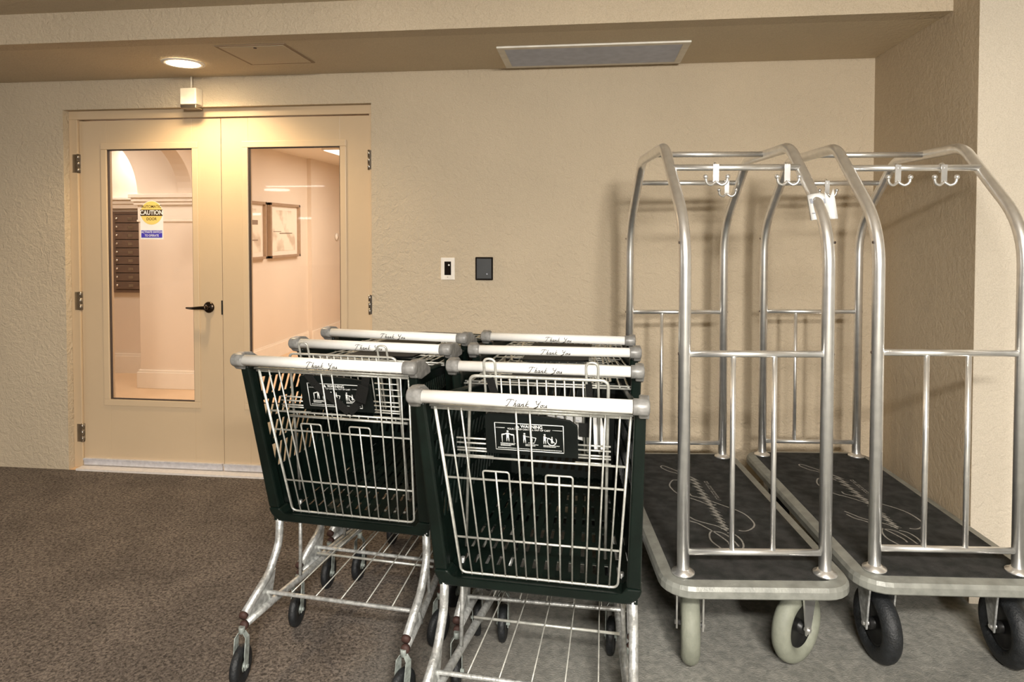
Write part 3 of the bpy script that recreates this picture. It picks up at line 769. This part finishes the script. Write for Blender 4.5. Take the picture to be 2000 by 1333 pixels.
BARS = [(-0.223, 1), (-0.193, 1), (-0.161, 1), (-0.125, 0), (-0.091, 0), (-0.057, 0), (-0.029, 1), (0.004, 1), (0.037, 0), (0.071, 0), (0.105, 0), (0.145, 1), (0.178, 1), (0.211, 1)]
THANK = {  # loose script letters: strokes in units of the letter height
 'T': [[(0.0, 0.78), (0.15, 1.0), (0.75, 1.02), (1.1, 0.92)], [(0.62, 1.0), (0.42, 0.5), (0.2, 0.02), (0.02, 0.05)]],
 'h': [[(0.45, 1.0), (0.2, 0.0)], [(0.25, 0.2), (0.45, 0.48), (0.5, 0.3), (0.42, 0.0), (0.6, 0.08)]],
 'a': [[(0.5, 0.45), (0.2, 0.4), (0.1, 0.1), (0.3, 0.05), (0.5, 0.45), (0.42, 0.02), (0.6, 0.1)]],
 'n': [[(0.15, 0.45), (0.05, 0.0)], [(0.08, 0.15), (0.35, 0.45), (0.4, 0.3), (0.32, 0.0), (0.5, 0.1)]],
 'k': [[(0.4, 1.0), (0.1, 0.0)], [(0.55, 0.5), (0.2, 0.28), (0.5, 0.0), (0.65, 0.06)]],
 'Y': [[(0.05, 0.8), (0.15, 1.0), (0.22, 0.6), (0.4, 0.5), (0.6, 0.7)], [(0.75, 1.0), (0.5, 0.3), (0.2, -0.4), (0.0, -0.35), (0.3, 0.0), (0.6, 0.1)]],
 'o': [[(0.35, 0.42), (0.12, 0.3), (0.12, 0.05), (0.35, 0.08), (0.38, 0.4), (0.5, 0.42)]],
 'u': [[(0.1, 0.45), (0.05, 0.1), (0.25, 0.05), (0.45, 0.45), (0.4, 0.05), (0.55, 0.1)]]}
def handle_script(mb, word, x0, size, r, a0):
    x = x0
    for ch in word:
        for s in THANK[ch]:
            p = spline([(a, c, 0) for a, c in s], 4); pts = []
            for q in p:
                ang = R(a0) + (q.y * size) / r
                pts.append((x + q.x * size + q.y * size * 0.25, -r * math.cos(ang), 1.027 + r * math.sin(ang)))
            mb.tube(pts, 0.00095, 5)
        x += size * {'T': 0.95, 'h': 0.62, 'a': 0.62, 'n': 0.55, 'k': 0.75, 'Y': 0.8, 'o': 0.5, 'u': 0.6}[ch]

def lattice(mb, fn, nrm, cols, rows, u0, u1, v0, v1, lean, bar, gap, thick):
    # slanted slots between solid bands on a surface fn(u, v)
    t = Vector(nrm) * thick
    def quad(a0, b0, a1, b1, a2, b2, a3, b3): mb.hexa([fn(a0, b0), fn(a1, b1), fn(a2, b2), fn(a3, b3)], t)
    for (a, b_, c, d) in ((0, 0, 1, v0), (0, v1, 1, 1), (0, v0, u0, v1), (u1, v0, 1, v1)):
        if c - a > 1e-4 and d - b_ > 1e-4: quad(a, b_, c, b_, c, d, a, d)
    hv = (v1 - v0) / rows
    for r_ in range(rows):
        va = v0 + r_ * hv; vb = va + hv - (gap if r_ < rows - 1 else 0)
        if r_ < rows - 1: quad(u0, vb, u1, vb, u1, vb + gap, u0, vb + gap)
        for k in range(cols + 1):
            ua = u0 + (u1 - u0 - lean) * k / cols
            bw = bar * (u1 - u0) / cols
            top = min(ua + lean, u1 - bw)
            quad(top, va, top + bw, va, ua + bw, vb, ua, vb)

HZ = 1.027
UP = 0.018
def up(mb, k=1.0):
    mb.v = [(p[0] * k, p[1], p[2] + UP) for p in mb.v]; return mb

def build_cart(variant):
    """variant: 'closed' rear gate down with folded seat, 'nested' gate swung up over the cart pushed in behind"""
    t = empty('shopping_cart', '', 'shopping cart')
    # basket shell
    b = MB()
    for s in (-1, 1):
        lattice(b, lambda u, v, s=s: wall_pt(s, u, v), (-s, 0, 0), 20, 4, 0.07, 0.95, 0.08, 0.68, 0.045, 0.42, 0.036, 0.005)
        b.tube([wall_pt(s, 0, 0), wall_pt(s, 1, 0)], 0.009, 8)
    lattice(b, front_pt, (0, -1, 0), 12, 4, 0.06, 0.94, 0.08, 0.92, 0.03, 0.45, 0.03, 0.005)
    b.tube([wall_pt(-1, 1, 0), wall_pt(1, 1, 0)], 0.009, 8)
    def floor_pt(u, v): return wall_pt(-1, u, 1).lerp(wall_pt(1, u, 1), v)
    n = 15
    for k in range(n):
        v = (k + 0.1) / n; v2 = (k + 0.78) / n
        b.hexa([floor_pt(0, v), floor_pt(1, v), floor_pt(1, v2), floor_pt(0, v2)], (0, 0, 0.005))
    for u in (0.0, 0.12, 0.24, 0.36, 0.48, 0.60, 0.72, 0.84, 0.96):
        b.hexa([floor_pt(u, 0), floor_pt(u + 0.04, 0), floor_pt(u + 0.04, 1), floor_pt(u, 1)], (0, 0, -0.006))
    up(b).build('basket', M['plastic'], t)
    # heavy rear rim: two posts and the rounded sill
    b = MB()
    def post(side, z, inner, dy): return Vector((side * ((0.302 - 0.012 * (ZTOP - z) / 0.56) - inner), yr(z) + dy, z))
    for s in (-1, 1):
        path = [0.985, 0.85, 0.70, 0.55, 0.47]
        vs = []; fs = []
        for z in path:
            wd_ = 0.030 + 0.010 * (ZTOP - z) / 0.56
            vs += [post(s, z, 0, -0.006), post(s, z, wd_, -0.004), post(s, z, wd_, 0.035), post(s, z, 0.004, 0.040)]
        for i in range(len(path) - 1):
            for k in range(4): fs.append((i * 4 + k, i * 4 + (k + 1) % 4, (i + 1) * 4 + (k + 1) % 4, (i + 1) * 4 + k))
        fs += [(0, 1, 2, 3), (16, 17, 18, 19)]
        b.add(vs, fs)
    # sill with rounded corners
    out = []; inn = []
    for k in range(9):
        a = R(180 + 90 * k / 8); out.append((-0.245 + 0.0485 * math.cos(a), 0.470 + 0.052 * math.sin(a)))
    out2 = [(-x, z) for x, z in out[::-1]]
    outer = out + out2
    inner = [(-0.252, 0.47), (-0.240, 0.452), (-0.225, 0.448), (0.225, 0.448), (0.240, 0.452), (0.252, 0.47)]
    ring = outer + inner[::-1]
    nn = len(ring)
    vs = [(x, yr(z) - 0.006, z) for x, z in ring] + [(x, yr(z) + 0.050, z) for x, z in ring]
    no = len(outer); ni = len(inner)
    fs = []
    # strip between outer and inner
    inn2 = [min(range(ni), key=lambda j, x=x, z=z: (inner[j][0] - x) ** 2 + (inner[j][1] - z) ** 2) for x, z in outer]
    for off in (0, nn):
        for i in range(no - 1):
            a, c = no + ni - 1 - inn2[i], no + ni - 1 - inn2[i + 1]
            fs.append((off + i, off + i + 1, off + c, off + a) if a != c else (off + i, off + i + 1, off + c))
    for i in range(nn): fs.append((i, (i + 1) % nn, (i + 1) % nn + nn, i + nn))
    b.add(vs, fs)
    up(b).build('basket_rim', M['plastic'], t, bevel=0.006)
    # handle
    b = MB(); b.tube([(-0.272, 0, HZ), (0.272, 0, HZ)], 0.0170, 20); hd_ = b.build('handle', M['grip'], t)
    for wd_, x_ in (('Thank', -0.046), ('You', 0.027)):
        b = MB(); handle_script(b, wd_, x_, 0.0175, 0.0172, -36); b.build('handle_lettering', M['ink'], hd_)
    for s in (-1, 1):
        b = MB()
        b.lathe([(0.0195, 0.0), (0.0205, 0.004), (0.0205, 0.036), (0.017, 0.042), (0.0, 0.043)], (s * 0.268, 0, HZ), (s, 0, 0), 20)
        out = [(0.004, 1.0345), (0.03, 1.036), (0.065, 1.030), (0.105, 1.008), (0.128, 0.994), (0.128, 0.976), (0.05, 0.972), (0.01, 0.984), (-0.010, 1.002), (-0.012, 1.020)]
        b.prism([(s * 0.283, y, z + 0.012) for y, z in out], (s * 0.026, 0, 0))
        b.build('handle_bracket', M['cap'], t, bevel=0.004)
    # rear gate: wires
    g_ = MB(); KB = 0.0028
    def gp(x, z, dy=0.0):
        return Vector((x * (1 + 0.16 * (z - 0.455) / 0.52), yr(z) + 0.020 + dy, z))
    fr_ = fillet([gp(-0.226, 0.975), gp(-0.226, 0.455), gp(0.235, 0.455), gp(0.235, 0.975)], 0.02, 5)
    g_.tube(fr_, 0.0036, 8)
    for z, dy in ((0.975, -0.004), (0.965, 0.004)): g_.tube([gp(-0.236, z, dy), gp(0.246, z, dy)], 0.0042, 8)
    for z in (0.825, 0.758, 0.570): g_.tube([gp(-0.226, z, 0.005), gp(0.235, z, 0.005)], 0.0032, 8)
    for x, full in BARS:
        zt = 0.97 if full else 0.787
        if full or x in (-0.091, 0.071): g_.tube([gp(x, 0.450), gp(x, zt)], KB, 6)
    for a, c in ((-0.125, -0.057), (0.037, 0.105)):
        g_.tube(fillet([gp(a, 0.450), gp(a, 0.787), gp(c, 0.787), gp(c, 0.450)], 0.008, 4), KB, 6)
    # child seat back, folded behind the gate
    s_ = MB()
    def sp_(x, z, dy=0.0): return Vector((x, yr(z) + 0.078 + dy, z))
    s_.tube(fillet([sp_(-0.222, 0.512), sp_(-0.170, 1.048), sp_(0.212, 1.050), sp_(0.197, 0.512)], 0.02, 5), 0.0047, 8)
    for x in (-0.113, 0.169):
        s_.tube(fillet([sp_(x - 0.016, 0.84), sp_(x - 0.016, 1.098), sp_(x + 0.016, 1.098), sp_(x + 0.016, 0.84)], 0.016, 6), 0.0036, 8)
    for k in range(10):
        x = -0.083 + k * 0.0252; s_.tube([sp_(x, 0.83), sp_(x, 1.048)], 0.0024, 6)
    for z in (0.872, 0.858, 0.843, 0.835, 0.820):
        for a, c in ((-0.215, -0.110), (0.120, 0.218)): s_.tube([sp_(a, z, -0.03), sp_(c, z, -0.03)], 0.0026, 6)
    if variant == 'open':
        for z in (0.945, 0.92, 0.895):
            s_.tube([sp_(0.14, z, -0.03), sp_(0.225, z, -0.03)], 0.0026, 6)
        s_.tube([sp_(-0.20, 0.80, -0.02), sp_(0.235, 0.80, -0.02)], 0.0048, 8)
        for k in range(12): s_.tube([sp_(-0.17 + 0.033 * k, 0.80, -0.02), sp_(-0.17 + 0.033 * k, 0.814, -0.02)], 0.0024, 6)
    # panel with printed warning
    p_ = MB()
    prof = [(-0.126, 0.836), (0.130, 0.836), (0.130, 0.930), (0.110, 0.944), (0.05, 0.951), (-0.05, 0.955), (-0.118, 0.953), (-0.126, 0.945)]
    p_.prism([(x, yr(z) + 0.034, z) for x, z in prof], (0, 0.010, 0))
    # warning print: frame, heading, pictograms
    w_ = MB()
    def bar2(x0, z0, x1, z1, th=0.0012):
        # straight stroke on the panel face
        a = Vector((x0, yr(z0) + 0.0333, z0)); c = Vector((x1, yr(z1) + 0.0333, z1))
        w_.tube([a, c], th, 4)
    def rect(x0, z0, x1, z1): w_.hexa([(x0, yr(z0) + 0.0332, z0), (x1, yr(z0) + 0.0332, z0), (x1, yr(z1) + 0.0332, z1), (x0, yr(z1) + 0.0332, z1)], (0, 0.0006, 0))
    X0, X1, Z0, Z1 = -0.098, 0.092, 0.850, 0.928
    for a in ((X0, Z0, X1, Z0), (X1, Z0, X1, Z1), (X1, Z1, X0, Z1), (X0, Z1, X0, Z0)): bar2(*a)
    bar2(X0 + 0.003, 0.9140, X0 + 0.028, 0.9140, 0.0006); bar2(X1 - 0.03, 0.9140, X1 - 0.003, 0.9140, 0.0006)
    tilt = math.atan(0.265)
    TP = lambda x, z: Matrix.Translation((x, yr(z) + 0.0330, z)) @ Matrix.Rotation(R(90) + tilt, 4, 'X')
    text_into(w_, '\u25B2 WARNING', 0.0125, TP(-0.003, 0.9205), 1.0, 0.0003)
    text_into(w_, 'YOUR CHILD CAN FALL OUT OF CART', 0.0068, TP(-0.003, 0.9120), 1.0, 0.0001)
    def man(x, z, s_ = 1.0, wide=False):
        for k in range(1): w_.lathe([(0.0, 0), (0.0036 * s_, 0.0005)], (x, yr(z + 0.024 * s_) + 0.0330, z + 0.024 * s_), (0, 1, 0), 10)
        rect(x - 0.0035 * s_, z + 0.006 * s_, x + 0.0035 * s_, z + 0.020 * s_)
        bar2(x - 0.0025 * s_, z + 0.006 * s_, x - 0.003 * s_, z - 0.005 * s_, 0.0013); bar2(x + 0.0025 * s_, z + 0.006 * s_, x + 0.003 * s_, z - 0.005 * s_, 0.0013)
        if wide: bar2(x - 0.003, z + 0.018, x - 0.014, z + 0.013, 0.0014); bar2(x + 0.003, z + 0.018, x + 0.014, z + 0.013, 0.0014)
    man(-0.063, 0.880, 1.0, True)
    for a in ((-0.079, 0.895, -0.079, 0.872), (-0.046, 0.895, -0.046, 0.872), (-0.079, 0.895, -0.070, 0.896), (-0.046, 0.895, -0.055, 0.896)): bar2(*a, 0.0014)
    man(-0.016, 0.878, 0.9); man(0.003, 0.881, 0.7)
    bar2(-0.012, 0.892, 0.016, 0.889, 0.0010); bar2(0.016, 0.889, 0.011, 0.874, 0.0010); bar2(-0.006, 0.874, 0.011, 0.874, 0.0010)
    man(0.040, 0.878, 0.9); bar2(0.042, 0.893, 0.053, 0.889, 0.001)
    w_.tube([(0.060 + 0.0125 * math.cos(R(a)), yr(0.884) + 0.0331, 0.884 + 0.0125 * math.sin(R(a))) for a in range(0, 360, 20)], 0.0011, 4, closed=True)
    man(0.060, 0.879, 0.6); bar2(0.051, 0.892, 0.069, 0.876, 0.0011)
    for (x0, x1, z) in ((-0.084, -0.042, 0.8690), (-0.084, -0.045, 0.8655), (-0.084, -0.055, 0.8622), (-0.014, 0.022, 0.8690), (-0.014, 0.014, 0.8655), (0.036, 0.080, 0.8690), (0.036, 0.070, 0.8655), (-0.092, 0.086, 0.8555)):
        x = x0
        while x < x1: rect(x, z - 0.0008, min(x + 0.0035, x1), z + 0.0008); x += 0.0046
    if variant == 'open':
        s_.v = [(p[0], p[1], p[2] if p[2] < 0.9 else 0.9 + (p[2] - 0.9) * 0.80) for p in s_.v]
    if variant == 'nested':
        # the gate hangs from its top wire; here it has been pushed up flat
        ang = R(90 - 10) - 0
        piv = Vector((0, 0.055, 0.955))
        rot = Matrix.Rotation(R(73), 3, 'X')
        for mb in (g_, s_, p_, w_):
            q_ = []
            for p in mb.v:
                x, y, z = p; d = y - yr(z)              # depth behind the gate plane
                if mb is s_: d = 0.026 + (d - 0.078) * 0.4; z = 0.50 + (z - 0.50) * 0.74
                q_.append(tuple(piv + rot @ (Vector((x, yr(z) + d * 0.7, z)) - Vector((0, 0.055, 0.975)))))
            mb.v = q_
    for mb in (g_, s_, p_, w_): up(mb, 0.968)
    gate = g_.build('rear_gate', M['wire'], t)
    seat = s_.build('child_seat', M['wire'], t)
    pan = p_.build('seat_panel', M['panelp'], t, bevel=0.002)
    w_.build('warning_print', M['print'], pan)
    # straps
    if variant in ('closed', 'open'):
        def strap(pts, wd):
            st_ = MB()
            P = [Vector(p) for p in pts]
            for i in range(len(P) - 1):
                a, c = P[i], P[i + 1]; d = (c - a).normalized(); nx = Vector((d.z, 0, -d.x)).normalized() * wd / 2
                st_.hexa([a + nx, c + nx, c - nx, a - nx], (0, 0.003, 0))
            up(st_, 0.968).build('seat_strap', M['strap'], t, bevel=0.001)
        if variant == 'closed':
            strap([sp_(-0.113, 1.045, -0.01), sp_(-0.098, 0.99, -0.012), sp_(-0.072, 0.955, -0.012), sp_(-0.060, 0.90, -0.012)], 0.022)
            strap([sp_(0.160, 1.04, -0.01), sp_(0.162, 0.98, -0.012), sp_(0.155, 0.90, -0.02)], 0.018)
            strap([sp_(0.150, 0.935, -0.03), sp_(0.150, 0.895, -0.03)], 0.036)
        else:
            strap([Vector((-0.088, 0.055, 0.965)), Vector((-0.062, 0.066, 0.925)), Vector((0.002, 0.086, 0.87)), Vector((0.045, 0.092, 0.835))], 0.026)
            strap([Vector((0.125, 0.055, 0.965)), Vector((0.112, 0.066, 0.915)), Vector((0.080, 0.086, 0.865)), Vector((0.045, 0.092, 0.835))], 0.028)
            strap([Vector((0.118, 0.050, 0.935)), Vector((0.100, 0.060, 0.880))], 0.040)
        if variant == 'closed':
            lb = MB()
            q = [sp_(0.028, 0.900, 0.012), sp_(0.140, 0.870, 0.012), sp_(0.140, 0.955, 0.012), sp_(0.045, 0.955, 0.012)]
            lb.hexa(q, (0, 0.002, 0)); lb.hexa([sp_(0.170, 0.845, 0.012), sp_(0.205, 0.848, 0.012), sp_(0.190, 0.955, 0.012), sp_(0.168, 0.955, 0.012)], (0, 0.002, 0))
            lb_o = up(lb, 0.968).build('paper_label', M['paper'], t)
            l2 = MB()
            for (x, z) in ((0.065, 0.935), (0.085, 0.938), (0.10, 0.925), (0.118, 0.93), (0.088, 0.912), (0.11, 0.908)):
                l2.hexa([sp_(x, z, 0.011), sp_(x + 0.012, z - 0.002, 0.011), sp_(x + 0.012, z, 0.011), sp_(x, z + 0.002, 0.011)], (0, 0.0005, 0))
            up(l2, 0.968).build('label_print', M['printgrey'], lb_o)
    # chassis
    c_ = MB()
    for s in (-1, 1):
        c_.tube(fillet([(s * 0.268, 0.190, 0.465), (s * 0.271, 0.188, 0.355), (s * 0.272, 0.130, 0.278), (s * 0.276, -0.005, 0.210)], [0, 0.10, 0.10, 0], 6), 0.0132, 12)
        c_.tube(fillet([(s * 0.274, -0.005, 0.178), (s * 0.262, 0.14, 0.182), (s * 0.200, 0.70, 0.195), (s * 0.185, 0.745, 0.23), (s * 0.180, 0.76, 0.545)], [0, 0.05, 0.06, 0.06, 0], 5), 0.0125, 12)
        c_.hexa([(s * 0.273, 0.005, 0.185), (s * 0.270, 0.135, 0.187), (s * 0.269, 0.160, 0.280), (s * 0.273, 0.035, 0.225)], (-s * 0.003, 0, 0))
        c_.tube([(s * 0.245, 0.28, 0.19), (s * 0.236, 0.27, 0.475)], 0.0065, 8)
    c_.tube(fillet([(-0.272, 0.135, 0.175), (-0.268, 0.116, 0.220), (0.268, 0.116, 0.220), (0.272, 0.135, 0.175)], 0.012, 4), 0.0068, 8)
    c_.build('chassis_frame', M['frame'], t)
    c_ = MB()
    for k in range(5):
        x = -0.18 + k * 0.09; c_.tube([(x, 0.116, 0.228), (x * 0.80, 0.74, 0.262)], 0.0021, 6)
    for u in (0.40, 0.98):
        y = 0.116 + 0.635 * u; hw_ = 0.250 - 0.055 * u; c_.tube([(-hw_, y, 0.221 + 0.033 * u), (hw_, y, 0.221 + 0.033 * u)], 0.0045, 8)
    c_.build('lower_rack', M['wire'], t)
    for s in (-1, 1):
        for z in (0.209, 0.178):
            b = MB(); b.lathe([(0.0, -0.010), (0.012, -0.009), (0.0145, -0.003), (0.0145, 0.004), (0, 0.004)], (s * (0.276 if z > 0.19 else 0.274), -0.007, z), (0, 1, 0.5 if z > 0.19 else 0.0), 12)
            b.build('tube_plug', M['plug'], t)
    random.seed(11)
    for (x, y, rz) in ((-0.272, -0.030, 9), (0.268, -0.022, -14), (-0.190, 0.640, 4), (0.190, 0.640, -3)):
        Mz = Matrix.Translation((x, y, 0)) @ Matrix.Rotation(R(rz), 4, 'Z')
        zt = 0.168 if y < 0.3 else 0.178
        fk = MB()
        for s in (-1, 1):
            fk.prism([(s * 0.0165, -0.004, zt - 0.02), (s * 0.0165, 0.022, zt - 0.02), (s * 0.0165, 0.020, 0.11), (s * 0.0165, 0.010, 0.050), (s * 0.0165, -0.010, 0.050), (s * 0.0165, -0.012, 0.10)], (s * 0.0025, 0, 0))
            fk.hexa([(s * 0.0165, -0.002, zt - 0.02), (s * 0.0165, 0.020, zt - 0.02), (s * 0.006, 0.018, zt - 0.004), (s * 0.006, 0.000, zt - 0.004)], (s * 0.0025, 0, 0))
        fk.tube([(0, 0.009, zt - 0.008), (0, 0.009, zt + 0.012)], 0.010, 10)
        fk.tube([(-0.024, 0, 0.060), (0.024, 0, 0.060)], 0.006, 8)
        fk.v = [tuple(Mz @ Vector(p)) for p in fk.v]; fork = fk.build('caster', M['castor'], t)
        wh = MB(); wh.lathe([(0.020, -0.013), (0.052, -0.013), (0.059, -0.009), (0.0615, 0), (0.059, 0.009), (0.052, 0.013), (0.020, 0.013)], (0, 0, 0.0615), (1, 0, 0), 28, True)
        wh.v = [tuple(Mz @ Vector(p)) for p in wh.v]; wh.build('wheel', M['rubber'], fork)
        hb = MB(); hb.lathe([(0.0, -0.011), (0.024, -0.010), (0.024, 0.010), (0.0, 0.011)], (0, 0, 0.0615), (1, 0, 0), 16)
        hb.v = [tuple(Mz @ Vector(p)) for p in hb.v]; hb.build('hub', M['castor'], fork)
    return t

GRP = 'nested shopping carts'
closed = build_cart('closed'); opened = build_cart('open'); nested = build_cart('nested')
used = set()
def place(src, x, y, deg, label, group, k=1.0):
    o = src if src.name not in used else copy_tree(src)
    if o is src: used.add(src.name)
    o.location = (x, y, 0); o.rotation_euler = (0, 0, R(deg)); o['label'] = label; o['group'] = group
    o.scale = (k, k, k)
    return o
place(closed, -0.160, -2.025, -4.6, 'frontmost dark green shopping cart of the right row, nearest the viewer, gate closed', 'right row of shopping carts')
place(nested, -0.140, -1.624, -2.6, 'second shopping cart of the right row, directly in front of the frontmost cart', 'right row of shopping carts')
place(nested, -0.124, -1.314, 0.2, 'third shopping cart of the right row, one before the rearmost', 'right row of shopping carts')
place(nested, -0.126, -1.035, -4.5, 'rearmost shopping cart of the right row, closest to the back wall', 'right row of shopping carts')
place(opened, -0.828, -1.699, -6.2, 'front shopping cart of the left row, black strap hanging over its warning panel', 'left row of shopping carts', 1.014)
place(nested, -0.788, -1.373, -6.8, 'middle shopping cart of the left row, nested into the rearmost one', 'left row of shopping carts', 1.014)
place(nested, -0.776, -1.116, -8.5, 'rearmost shopping cart of the left row, in front of the right door leaf', 'left row of shopping carts', 1.014)
